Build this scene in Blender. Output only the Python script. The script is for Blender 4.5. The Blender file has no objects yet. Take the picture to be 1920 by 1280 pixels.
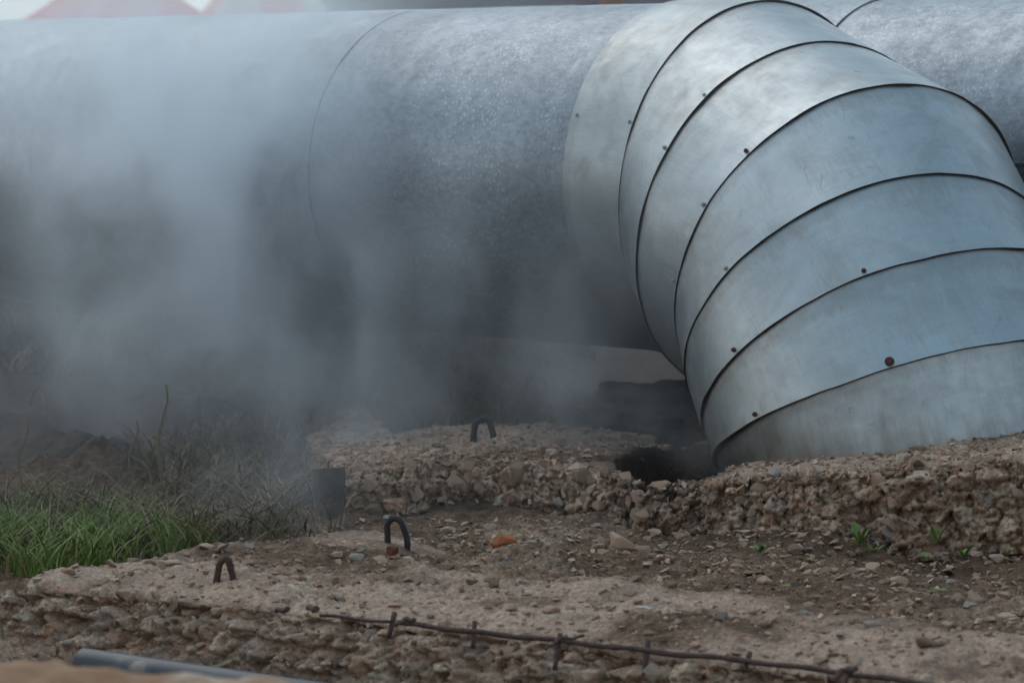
import bpy, bmesh, math, random
import numpy as np
from mathutils import Vector, Matrix

C = bpy.context.scene
COL = C.collection
rnd = random.Random(7)
rng = np.random.default_rng(11)
CAMH = 1.30
PITCH = 0.07617
FPX = 6183.0

# ------------------------------------------------------------------ camera
cd = bpy.data.cameras.new('camera'); cam = bpy.data.objects.new('camera', cd); COL.objects.link(cam)
cam.location = (0, 0, CAMH); cam.rotation_euler = (math.pi/2 - PITCH, 0, 0)
cd.sensor_width = 36; cd.lens = FPX/1920*36; cd.clip_end = 2000; cd.clip_start = .1
cd.dof.use_dof = True; cd.dof.focus_distance = 9.6; cd.dof.aperture_fstop = 4.6
C.camera = cam

# ------------------------------------------------------------------ world, sun, exposure
SUN_EL, SUN_ROT = math.radians(50), math.radians(-38)
w = bpy.data.worlds.new('World'); C.world = w; w.use_nodes = True
nt = w.node_tree; nt.nodes.clear()
wo = nt.nodes.new('ShaderNodeOutputWorld'); bg = nt.nodes.new('ShaderNodeBackground')
sky = nt.nodes.new('ShaderNodeTexSky'); sky.sky_type = 'NISHITA'; sky.sun_disc = False
sky.sun_elevation = SUN_EL; sky.sun_rotation = SUN_ROT; sky.dust_density = 3.0; sky.air_density = 1.2
hs = nt.nodes.new('ShaderNodeHueSaturation'); hs.inputs['Saturation'].default_value = .62
nt.links.new(sky.outputs[0], hs.inputs['Color'])
# overcast: a pale cloud deck over most of the blue, softly mottled
tcw = nt.nodes.new('ShaderNodeTexCoord'); cn = nt.nodes.new('ShaderNodeTexNoise'); cn.inputs['Scale'].default_value = 2.2; cn.inputs['Detail'].default_value = 5
nt.links.new(tcw.outputs['Generated'], cn.inputs['Vector'])
cr = nt.nodes.new('ShaderNodeValToRGB'); cr.color_ramp.elements[0].position = .35; cr.color_ramp.elements[0].color = (4.7, 5.7, 6.1, 1); cr.color_ramp.elements[1].position = .65; cr.color_ramp.elements[1].color = (6.8, 7.6, 7.9, 1)
nt.links.new(cn.outputs['Fac'], cr.inputs[0])
sx = nt.nodes.new('ShaderNodeSeparateXYZ'); nt.links.new(tcw.outputs['Generated'], sx.inputs[0])
cg = nt.nodes.new('ShaderNodeValToRGB'); cg.color_ramp.elements[0].position = 0; cg.color_ramp.elements[0].color = (1.7, 1.58, 1.48, 1); cg.color_ramp.elements[1].position = .6; cg.color_ramp.elements[1].color = (.61, .85, 1.06, 1)
nt.links.new(sx.outputs[2], cg.inputs[0])
cm = nt.nodes.new('ShaderNodeMix'); cm.data_type = 'RGBA'; cm.blend_type = 'MULTIPLY'; cm.inputs[0].default_value = 1
nt.links.new(cr.outputs[0], cm.inputs[6]); nt.links.new(cg.outputs[0], cm.inputs[7])
mx = nt.nodes.new('ShaderNodeMix'); mx.data_type = 'RGBA'; mx.inputs[0].default_value = .72
nt.links.new(hs.outputs[0], mx.inputs[6]); nt.links.new(cm.outputs[2], mx.inputs[7]); nt.links.new(mx.outputs[2], bg.inputs[0])
bg.inputs[1].default_value = 0.112
nt.links.new(bg.outputs[0], wo.inputs[0])
ld = bpy.data.lights.new('sun', 'SUN'); ld.energy = .65; ld.angle = math.radians(60); ld.color = (1, .96, .9)
lo = bpy.data.objects.new('sun', ld); COL.objects.link(lo)
sd = Vector((math.sin(SUN_ROT)*math.cos(SUN_EL), math.cos(SUN_ROT)*math.cos(SUN_EL), math.sin(SUN_EL)))
lo.rotation_euler = sd.to_track_quat('Z', 'Y').to_euler()
C.view_settings.view_transform = 'Standard'; C.view_settings.look = 'None'
C.view_settings.exposure = 0.2; C.view_settings.gamma = 1
C.view_settings.use_curve_mapping = False
C.render.engine = 'CYCLES'
cy = C.cycles
cy.use_denoising = True; cy.max_bounces = 6; cy.diffuse_bounces = 3; cy.glossy_bounces = 3; cy.volume_bounces = 3
cy.volume_step_rate = 1.0; cy.volume_max_steps = 48; cy.use_adaptive_sampling = True; cy.adaptive_threshold = .02

# ------------------------------------------------------------------ helpers
def tag(o, label=None, cat=None, group=None, kind=None):
    if label: o['label'] = label
    if cat: o['category'] = cat
    if group: o['group'] = group
    if kind: o['kind'] = kind
    return o
def empty(name, loc):
    o = bpy.data.objects.new(name, None); COL.objects.link(o); o.location = loc; o.empty_display_size = .1
    return o
def link(name, me, parent=None, loc=None, rot=None, scale=None):
    o = bpy.data.objects.new(name, me); COL.objects.link(o)
    if loc is not None: o.location = loc
    if rot is not None: o.rotation_euler = rot
    if scale is not None: o.scale = scale
    if parent:
        o.parent = parent
        if loc is not None: o.location = Vector(loc) - Vector(parent.location)
        else: o.location = -Vector(parent.location)
    return o
def mesh_np(name, V, F, mats, smooth=True, cols=None, midx=None):
    V = np.asarray(V, np.float32); F = np.asarray(F, np.int32)
    me = bpy.data.meshes.new(name); k = F.shape[1]
    me.vertices.add(len(V)); me.vertices.foreach_set('co', V.ravel())
    me.loops.add(F.size); me.loops.foreach_set('vertex_index', F.ravel())
    me.polygons.add(len(F)); me.polygons.foreach_set('loop_start', np.arange(0, F.size, k, dtype=np.int32))
    me.polygons.foreach_set('loop_total', np.full(len(F), k, np.int32))
    me.polygons.foreach_set('use_smooth', np.full(len(F), smooth))
    if midx is not None: me.polygons.foreach_set('material_index', np.asarray(midx, np.int32))
    for m in (mats if isinstance(mats, (list, tuple)) else [mats]): me.materials.append(m)
    if cols is not None:
        at = me.color_attributes.new('tone', 'FLOAT_COLOR', 'POINT')
        at.data.foreach_set('color', np.asarray(cols, np.float32).ravel())
    me.update(calc_edges=True); me.validate()
    return me
def grid_faces(nu, nv, closed_u=False):
    i = np.arange(nu if closed_u else nu-1)[:, None]; j = np.arange(nv-1)[None, :]
    a = i*nv+j; b = ((i+1) % nu)*nv+j
    return np.stack([a, b, b+1, a+1], -1).reshape(-1, 4)
def at(px, py, depth=None, z=None):
    'a point of the place, found from its position in a 1920x1280 survey picture'
    u = (px-960)/FPX; v = (640-py)/FPX
    c, s = math.cos(PITCH), math.sin(PITCH)
    r = Vector((u, c+v*s, v*c-s))
    k = depth/r.y if depth else (z-CAMH)/r.z
    return Vector((0, 0, CAMH))+r*k

# numpy noise -------------------------------------------------------
def h3(x, y, z, s=0):
    x = x.astype(np.int64).astype(np.uint32); y = y.astype(np.int64).astype(np.uint32); z = z.astype(np.int64).astype(np.uint32)
    h = x*np.uint32(374761393)+y*np.uint32(668265263)+z*np.uint32(2147483647)+np.uint32(s*974711 & 0xffffffff)
    h ^= h >> np.uint32(13); h *= np.uint32(1274126177); h ^= h >> np.uint32(16); h *= np.uint32(2246822519); h ^= h >> np.uint32(15)
    return h.astype(np.float64)/4294967295.0
def vn(P, sc, s=0):
    q = P*sc; f = np.floor(q); t = q-f; t = t*t*(3-2*t); r = 0
    for a in (0, 1):
        for b in (0, 1):
            for c in (0, 1):
                wgt = (t[:, 0] if a else 1-t[:, 0])*(t[:, 1] if b else 1-t[:, 1])*(t[:, 2] if c else 1-t[:, 2])
                r = r+wgt*h3(f[:, 0]+a, f[:, 1]+b, f[:, 2]+c, s)
    return r*2-1
def fbm(P, sc, o=4, s=0, g=.5):
    r = 0; a = 1; t = 0
    for i in range(o):
        r = r+a*vn(P, sc*2.03**i, s+i*17); t += a; a *= g
    return r/t
def worley(P, sc, s=0, aniso=(1, 1, 1)):
    'returns facet value (random height and tilt of the nearest cell), crack distance, cell random'
    q = P*sc*np.array(aniso); f = np.floor(q)
    n = len(P); d1 = np.full(n, 9.); d2 = np.full(n, 9.); hv = np.zeros(n); rv = np.zeros(n)
    for a in (-1, 0, 1):
        for b in (-1, 0, 1):
            for c in (-1, 0, 1):
                X, Y, Z = f[:, 0]+a, f[:, 1]+b, f[:, 2]+c
                r0 = h3(X, Y, Z, s); r1 = h3(X, Y, Z, s+1); r2 = h3(X, Y, Z, s+2)
                dx = q[:, 0]-X-r0; dy = q[:, 1]-Y-r1; dz = q[:, 2]-Z-r2
                d = dx*dx+dy*dy+dz*dz
                m = d < d1
                d2 = np.where(m, d1, np.minimum(d2, d))
                r3 = h3(X, Y, Z, s+3)
                tilt = (r0-.5)*dx+(r1-.5)*dy+(r2-.5)*dz
                hv = np.where(m, (r3-.5)+tilt*1.6, hv); rv = np.where(m, h3(X, Y, Z, s+4), rv)
                d1 = np.where(m, d, d1)
    return hv, np.sqrt(d2)-np.sqrt(d1), rv
def terr(P, sc, s, n, sharp=.16):
    'flaked layers: a height that climbs in small steps'
    q = (fbm(P, sc, 5, s, .55)+1)*n; f = np.floor(q); return (f+sstep(.5-sharp, .5+sharp, q-f))/n-1
def sstep(a, b, x):
    t = np.clip((x-a)/(b-a), 0, 1); return t*t*(3-2*t)

# ------------------------------------------------------------------ materials
def mat(name):
    m = bpy.data.materials.new(name); m.use_nodes = True; n = m.node_tree.nodes
    return m, m.node_tree, n['Principled BSDF']
def N(t, ty, **kw):
    n = t.nodes.new(ty)
    for k, v in kw.items():
        if k in n.inputs: n.inputs[k].default_value = v
        else: setattr(n, k, v)
    return n
def ramp(t, src, stops):
    r = t.nodes.new('ShaderNodeValToRGB'); e = r.color_ramp.elements
    while len(e) < len(stops): e.new(.5)
    for k, (p, c) in zip(e, stops): k.position = p; k.color = (*c, 1) if len(c) == 3 else c
    t.links.new(src, r.inputs[0]); return r.outputs[0]
def mix(t, f, a, b, mode='MIX'):
    m = t.nodes.new('ShaderNodeMix'); m.data_type = 'RGBA'; m.blend_type = mode
    for s, v in ((0, f), (6, a), (7, b)):
        if isinstance(v, (int, float)): m.inputs[s].default_value = v
        elif isinstance(v, tuple): m.inputs[s].default_value = (*v, 1)
        else: t.links.new(v, m.inputs[s])
    return m.outputs[2]
def mth(t, op, a, b=0., c=None):
    m = t.nodes.new('ShaderNodeMath'); m.operation = op
    for i, v in enumerate((a, b) if c is None else (a, b, c)):
        if isinstance(v, (int, float)): m.inputs[i].default_value = v
        else: t.links.new(v, m.inputs[i])
    return m.outputs[0]
def coords(t, scale=(1, 1, 1), rot=(0, 0, 0)):
    g = t.nodes.new('ShaderNodeTexCoord'); m = t.nodes.new('ShaderNodeMapping')
    m.inputs['Scale'].default_value = scale; m.inputs['Rotation'].default_value = rot
    t.links.new(g.outputs['Object'], m.inputs[0]); return m.outputs[0]
def noise(t, vec, sc, det=6, rough=.6, dist=0.):
    n = N(t, 'ShaderNodeTexNoise', Scale=sc, Detail=det, Roughness=rough, Distortion=dist)
    t.links.new(vec, n.inputs['Vector']); return n.outputs['Fac']
def voro(t, vec, sc, feat='F1', out='Distance'):
    n = t.nodes.new('ShaderNodeTexVoronoi'); n.feature = feat; n.inputs['Scale'].default_value = sc
    t.links.new(vec, n.inputs['Vector']); return n.outputs[out]
def bump(t, b, h, st, dist=.01):
    n = N(t, 'ShaderNodeBump', Strength=st, Distance=dist); t.links.new(h, n.inputs['Height']); t.links.new(n.outputs[0], b.inputs['Normal']); return n

# broken concrete and soil: the vertex attribute 'tone' carries, per vertex, R stone id, G soil cover, B grit, A colour strength (low darkens: damp soil, painted hole shade)
def make_earth(name, conc=(.40, .272, .203)):
    m, t, b = mat(name); v = coords(t)
    a = t.nodes.new('ShaderNodeAttribute'); a.attribute_name = 'tone'
    sp = t.nodes.new('ShaderNodeSeparateColor'); t.links.new(a.outputs['Color'], sp.inputs[0])
    stone = ramp(t, sp.outputs[0], [(0, (.20, .14, .105)), (.3, (.29, .20, .135)), (.55, (.40, .285, .20)), (.72, (.40, .235, .15)), (.80, (.29, .235, .19)), (.94, (.50, .385, .28)), (1, (.42, .21, .14))])
    n1 = noise(t, v, 9, 8, .65)
    cement = ramp(t, n1, [(.3, (conc[0]*.62, conc[1]*.62, conc[2]*.62)), (.5, conc), (.7, (conc[0]*1.2, conc[1]*1.2, conc[2]*1.2))])
    c = mix(t, mth(t, 'MULTIPLY', sp.outputs[2], .75), cement, stone)
    n2 = noise(t, v, 22, 8, .7)
    soil = ramp(t, n2, [(.3, (.045, .028, .019)), (.48, (.12, .072, .046)), (.62, (.20, .118, .068)), (.75, (.34, .18, .08))])
    n3 = noise(t, v, 3.1, 6, .7, .6)
    sf = mth(t, 'ADD', sp.outputs[1], mth(t, 'MULTIPLY_ADD', n3, 1.2, -.6)); sf.node.use_clamp = True
    sf = ramp(t, sf, [(.35, (0, 0, 0)), (.62, (1, 1, 1))])
    c = mix(t, sf, c, soil)
    sp2 = voro(t, v, 150, out='Color'); s3 = t.nodes.new('ShaderNodeSeparateColor'); t.links.new(sp2, s3.inputs[0])
    g = ramp(t, s3.outputs[0], [(0, (.7, .68, .66)), (.25, (.9, .9, .9)), (.85, (1.05, 1.04, 1.02)), (.95, (1.35, 1.3, 1.25))])
    c = mix(t, .85, c, g, 'MULTIPLY')
    n4 = noise(t, v, 60, 6, .75)
    g2 = ramp(t, n4, [(.33, (.55, .52, .5)), (.55, (1, 1, 1)), (.75, (1.25, 1.22, 1.2))])
    c = mix(t, .8, c, g2, 'MULTIPLY')
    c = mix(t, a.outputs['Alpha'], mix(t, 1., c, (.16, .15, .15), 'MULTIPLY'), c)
    t.links.new(c, b.inputs['Base Color']); b.inputs['Roughness'].default_value = .93
    b.inputs['Specular IOR Level'].default_value = .25
    h = mth(t, 'ADD', mth(t, 'MULTIPLY', noise(t, v, 55, 8, .75), 1.3), mth(t, 'MULTIPLY', voro(t, v, 120), .5))
    bump(t, b, h, .6, .010)
    return m
M_CONC = make_earth('broken_concrete'); M_SOIL = make_earth('rubble_soil', (.27, .175, .118))

def make_stone(name, lo, hi):
    m, t, b = mat(name); v = coords(t)
    oi = t.nodes.new('ShaderNodeObjectInfo'); gi = t.nodes.new('ShaderNodeNewGeometry')
    r = mth(t, 'FRACT', mth(t, 'ADD', oi.outputs['Random'], gi.outputs['Random Per Island']))
    base = ramp(t, r, [(0, lo), (.5, tuple((a+c)/2 for a, c in zip(lo, hi))), (.75, (hi[0], hi[1]*.86, hi[2]*.78)), (.9, hi), (1, (.27, .24, .21))])
    n4 = noise(t, v, 45, 8, .75)
    c = mix(t, .9, base, ramp(t, n4, [(.3, (.5, .46, .42)), (.55, (1, 1, 1)), (.75, (1.2, 1.2, 1.2))]), 'MULTIPLY')
    t.links.new(c, b.inputs['Base Color']); b.inputs['Roughness'].default_value = .9; b.inputs['Specular IOR Level'].default_value = .3
    bump(t, b, noise(t, v, 90, 8, .7), .6, .006)
    return m
M_STONE = make_stone('limestone_rubble', (.17, .11, .072), (.45, .32, .24))
M_BRICK = make_stone('brick_red', (.42, .13, .06), (.50, .18, .09))

def make_rust(name, a=(.035, .028, .026), c=(.12, .06, .04)):
    m, t, b = mat(name); v = coords(t)
    t.links.new(ramp(t, noise(t, v, 60, 6, .7), [(.35, a), (.7, c)]), b.inputs['Base Color'])
    b.inputs['Roughness'].default_value = .85; b.inputs['Metallic'].default_value = .2
    bump(t, b, noise(t, v, 220, 5, .7), .6, .003); return m
M_RUST = make_rust('rusty_steel'); M_LOOP = make_rust('dark_iron', (.02, .02, .022), (.05, .042, .04)); M_EDGE = make_rust('sheet_edge_grime_shade', (.03, .028, .028), (.08, .055, .045))  # dark sheet edges: grime that also paints in the gap shadow at joints
M_EDGER = make_rust('sheet_edge_rust', (.06, .025, .018), (.16, .06, .035))

# galvanised sheets. attribute 'tone': R = along, G = around, B = per sheet random, A unused (surface coordinates in metres)
def make_galv(name, spangle):
    m, t, b = mat(name); v = coords(t)
    a = t.nodes.new('ShaderNodeAttribute'); a.attribute_name = 'tone'
    def suv(sx, sy):
        mp = t.nodes.new('ShaderNodeMapping'); mp.inputs['Scale'].default_value = (sx, sy, 3.7)
        t.links.new(a.outputs['Color'], mp.inputs[0]); return mp.outputs[0]
    big = noise(t, v, 2.2, 5, .6, .4)
    if spangle:
        base = ramp(t, big, [(.3, (.19, .21, .23)), (.7, (.33, .36, .385))])
        # zinc spangles: small pale flakes, elongated along the sheet
        fl = voro(t, suv(62, 105), 1.0, out='Distance')
        fn = noise(t, suv(105, 62), 1.0, 2, .6)
        fm = noise(t, v, 5, 4, .6)
        f1 = ramp(t, mth(t, 'ADD', fn, mth(t, 'MULTIPLY_ADD', fm, .3, -.15)), [(.56, (0, 0, 0)), (.63, (1, 1, 1))])
        f2 = ramp(t, fl, [(.45, (1, 1, 1)), (.75, (.2, .2, .2))])
        f = mix(t, 1., f1, f2, 'MULTIPLY'); f = mix(t, 1., f, a.outputs['Alpha'], 'MULTIPLY')
        c = mix(t, mth(t, 'MULTIPLY', mth(t, 'MULTIPLY', f, ramp(t, noise(t, v, 1.6, 4, .6), [(.40, (.15, .15, .15)), (.58, (1, 1, 1))])), .65), base, (.58, .62, .64))
        dk = ramp(t, noise(t, suv(26, 40), 1.0, 4, .8), [(.38, (.72, .73, .75)), (.55, (1, 1, 1))])
        c = mix(t, .9, c, dk, 'MULTIPLY')
        rs = 0.42; met = mth(t, 'MULTIPLY_ADD', f, -.5, .92)
    else:
        base = ramp(t, big, [(.3, (.30, .32, .33)), (.7, (.41, .43, .438))])
        st = noise(t, suv(220, 9), 1.0, 4, .6)       # rolling marks around the sheet
        st2 = noise(t, suv(9, 90), 1.0, 4, .6, .3)
        c = mix(t, .28, base, ramp(t, st, [(.3, (.84, .84, .84)), (.7, (1.1, 1.1, 1.1))]), 'MULTIPLY')
        c = mix(t, .3, c, ramp(t, st2, [(.3, (.86, .86, .85)), (.7, (1.08, 1.08, 1.08))]), 'MULTIPLY')
        dirt = ramp(t, noise(t, v, 3.3, 8, .72, 1.2), [(.46, (1, 1, 1)), (.66, (.74, .70, .64))])
        c = mix(t, .6, c, dirt, 'MULTIPLY')
        rs = 0.40; met = None
        sr = t.nodes.new('ShaderNodeSeparateColor'); t.links.new(a.outputs['Color'], sr.inputs[0])
        gr = mth(t, 'ADD', sr.outputs[0], mth(t, 'MULTIPLY', noise(t, suv(2, 34), 1., 4, .7), -.07))
        c = mix(t, mth(t, 'MULTIPLY', ramp(t, gr, [(0., (1, 1, 1)), (.016, (0, 0, 0))]), .2), c, (.17, .13, .10))
        oz = t.nodes.new('ShaderNodeSeparateXYZ'); t.links.new(v, oz.inputs[0])
        fz = mth(t, 'ADD', oz.outputs[2], mth(t, 'MULTIPLY', noise(t, suv(4, 22), 1., 6, .7), -.28))
        c = mix(t, mth(t, 'MULTIPLY', ramp(t, fz, [(.04, (1, 1, 1)), (.20, (0, 0, 0))]), .7), c, (.15, .115, .085))
    # thin scratches
    for k, rz in enumerate((.5, 1.7, 2.6)):
        mp = t.nodes.new('ShaderNodeMapping'); mp.inputs['Rotation'].default_value = (0, 0, rz)
        mp.inputs['Scale'].default_value = (3, 46, 1); t.links.new(a.outputs['Color'], mp.inputs[0])
        vv = t.nodes.new('ShaderNodeTexVoronoi'); vv.feature = 'DISTANCE_TO_EDGE'; t.links.new(mp.outputs[0], vv.inputs['Vector']); vv.inputs['Scale'].default_value = 1.
        sc = ramp(t, vv.outputs['Distance'], [(0.0, (1, 1, 1)), (.014, (0, 0, 0))])
        msk = ramp(t, noise(t, v, 7+k, 3, .5), [(.52, (0, 0, 0)), (.6, (1, 1, 1))])
        c = mix(t, mth(t, 'MULTIPLY', mix(t, 1., sc, msk, 'MULTIPLY'), .5), c, (.20, .20, .21))
    # rust freckles and run-off
    fr = ramp(t, noise(t, v, 24, 3, .5), [(.73, (0, 0, 0)), (.79, (1, 1, 1))])
    c = mix(t, mth(t, 'MULTIPLY', fr, .6), c, (.20, .13, .09))
    t.links.new(c, b.inputs['Base Color'])
    b.inputs['Metallic'].default_value = .97
    if met is not None: t.links.new(met, b.inputs['Metallic'])
    rn = noise(t, v, 14, 6, .65)
    rr = t.nodes.new('ShaderNodeMapRange'); t.links.new(rn, rr.inputs[0]); rr.inputs[1].default_value = .3; rr.inputs[2].default_value = .7
    rr.inputs[3].default_value = rs-.06; rr.inputs[4].default_value = rs+.14
    t.links.new(rr.outputs[0], b.inputs['Roughness'])
    h = mth(t, 'ADD', noise(t, v, 6, 3, .5), mth(t, 'MULTIPLY', noise(t, suv(30, 30), 1., 5, .6), .06))
    bump(t, b, h, .13, .02)
    return m
M_SPAN = make_galv('spangled_galvanised_sheet', True); M_GALV = make_galv('galvanised_sheet', False)

def simple(name, col, rough=.8, metal=0., sc=20, var=.35, bmp=.3, spec=.5):
    m, t, b = mat(name); v = coords(t)
    lo = tuple(x*(1-var) for x in col); hi = tuple(min(1, x*(1+var)) for x in col)
    t.links.new(ramp(t, noise(t, v, sc, 6, .65), [(.3, lo), (.7, hi)]), b.inputs['Base Color'])
    b.inputs['Roughness'].default_value = rough; b.inputs['Metallic'].default_value = metal; b.inputs['Specular IOR Level'].default_value = spec
    bump(t, b, noise(t, v, sc*3, 6, .7), bmp, .01); return m
def leafmat(name, a, c, rough=.55):
    m, t, b = mat(name); g = t.nodes.new('ShaderNodeNewGeometry')
    t.links.new(ramp(t, g.outputs['Random Per Island'], [(0, a), (1, c)]), b.inputs['Base Color'])
    b.inputs['Roughness'].default_value = rough; b.inputs['Specular IOR Level'].default_value = .3
    return m
M_GRASS = leafmat('green_grass', (.05, .10, .012), (.22, .25, .055))
M_STRAW = leafmat('dry_grass', (.06, .04, .022), (.20, .145, .085), .8)
M_WEED = leafmat('weed_leaf', (.05, .10, .02), (.13, .19, .04))

# ------------------------------------------------------------------ ground
slab2 = [(-.70, 11.3, .10), (-.60, 10.6, .12), (-.53, 10.06, .13), (-.35, 10.06, .15), (-.1, 10.2, .15), (.146, 10.06, .15), (.34, 9.84, .14), (.43, 9.70, .12),
         (.53, 9.62, .145), (.676, 9.48, .185), (.887, 9.30, .217), (1.10, 9.19, .244), (1.405, 9.05, .29), (2.0, 8.8, .32), (2.8, 8.3, .33)]
slab1 = [(-2.1, 9.05, .02), (-1.36, 8.58, .035), (-1.1, 8.38, .045), (-.80, 8.20, .05), (-.464, 7.97, .05), (0., 7.64, .05), (.4, 7.35, .05), (.75, 7.11, .05), (1.3, 6.72, .05), (2.0, 6.2, .05)]
HOLE = (.53, 10.12)
def edge_y(x, pl, zc=None):
    xs = [p[0] for p in pl]; ys = [p[1] for p in pl]
    return np.interp(x, xs, ys)
def ground_h(X, Y):
    P = np.stack([X, Y, np.zeros_like(X)], -1)
    h = .02*fbm(P, 1.5, 4, 3)+.012*fbm(P, 6, 4, 5)
    yn = edge_y(X, slab1[0:]); front = sstep(.06, -.12, Y-yn)         # in front of near slab: lower ground
    yn = np.where(X < -1.36, 8.58+(X+1.36)*.6, yn); front = sstep(.30, .14, Y-yn)
    h = h-.24*front
    h = h+.24*np.exp(-((X+1.9)**2/.5+(Y-6.9)**2/.10))*0
    # heaped rubble at the foot of the far slabs
    y2 = edge_y(X, [p for p in slab2 if p[0] > -.62])
    foot = np.exp(-((Y-(y2-.10))/.16)**2)*sstep(-.7, -.4, X)
    h = h+foot*(.035+.03*fbm(P, 5, 3, 9))
    # hole beside the pipe
    dh = np.sqrt(((X-.53)/.24)**2+((Y-10.2)/.46)**2)
    h = h-1.3*sstep(1.08, .9, dh)
    # ditch bank of dry grass behind, left
    b = sstep(10.4, 14.5, Y)*sstep(.4, -1.2, X); lf = sstep(.3, -.6, X)
    h = h+.30*b+.10*sstep(13, 20, Y)+sstep(9.8, 10.8, Y)*lf*(.18*np.abs(fbm(P, 1.3, 4, 21))+.13*fbm(P, 4, 4, 23))+sstep(11, 12, Y)*.04*fbm(P, 2.5, 4, 25)
    # left verge where the grass grows
    L = sstep(-.3, -.8, X-(Y-9.4)*.0)*sstep(8.5, 9.2, Y)
    h = h-.03*L
    h = h+.9*sstep(60, 260, Y)
    h = h+3.4*sstep(-9, -26, Y)+1.2*fbm(P, .12, 3, 88)*sstep(-9, -26, Y)     # unseen bank added behind the camera to darken metal reflections
    return h
def nonuni(a, b, st, lo, hi, g=1.18):
    m = list(np.arange(a, b, st)); s = st; x = b
    while x < hi: m.append(x); s *= g; x += s
    m.append(hi); s = st; x = a-st; pre = []
    while x > lo: pre.append(x); s *= g; x -= s
    pre.append(lo); return np.array(pre[::-1]+m)
gx = nonuni(-1.45, 2.2, .0085, -160, 160, 1.12); gy = nonuni(7.1, 10.7, .0085, -260, 420, 1.09)
X, Y = np.meshgrid(gx, gy, indexing='ij'); X = X.ravel(); Y = Y.ravel(); H = ground_h(X, Y)
P = np.stack([X, Y, H], -1)
near = (X > -1.7) & (X < 2.4) & (Y > 6.9) & (Y < 12)
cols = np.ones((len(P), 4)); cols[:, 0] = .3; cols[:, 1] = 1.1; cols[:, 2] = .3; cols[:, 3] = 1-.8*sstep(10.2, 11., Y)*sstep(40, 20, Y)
Pn = P[near]
h1, c1, r1 = worley(Pn, 24, 31, (1, 1, 1.6)); h2, c2, r2 = worley(Pn, 58, 41)
rub = sstep(-.25, .35, fbm(Pn, 2.2, 3, 77))
P[near, 2] += .030*terr(Pn, 2.6, 123, 9)+.014*terr(Pn, 9., 124, 8)
P[near, 2] += rub*(.016*h1-.008*np.exp(-c1/.08)) + .007*h2-.003*np.exp(-c2/.1)
cols[near, 0] = np.where(rub > .5, r1, r2); cols[near, 2] = .35+.6*rub*(c1 > .12)
yb = edge_y(Pn[:, 0], [p for p in slab2 if p[0] > -.62])
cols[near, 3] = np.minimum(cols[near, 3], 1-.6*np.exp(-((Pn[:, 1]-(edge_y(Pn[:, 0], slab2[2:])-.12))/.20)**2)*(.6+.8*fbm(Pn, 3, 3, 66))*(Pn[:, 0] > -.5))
cols[near, 1] = .85-.45*rub+.9*np.maximum(sstep(10.2, 10.6, Pn[:, 1]), sstep(-.6, -.8, Pn[:, 0])*sstep(9.0, 9.3, Pn[:, 1]))+.25*np.exp(-((Pn[:, 1]-(yb-.15))/.2)**2)*(Pn[:, 0] > .75)
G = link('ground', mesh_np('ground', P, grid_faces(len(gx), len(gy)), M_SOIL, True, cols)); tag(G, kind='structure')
GV = P; GNX, GNY = len(gx), len(gy)
def gz(x, y): return float(ground_h(np.array([x]), np.array([y]))[0])

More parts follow.
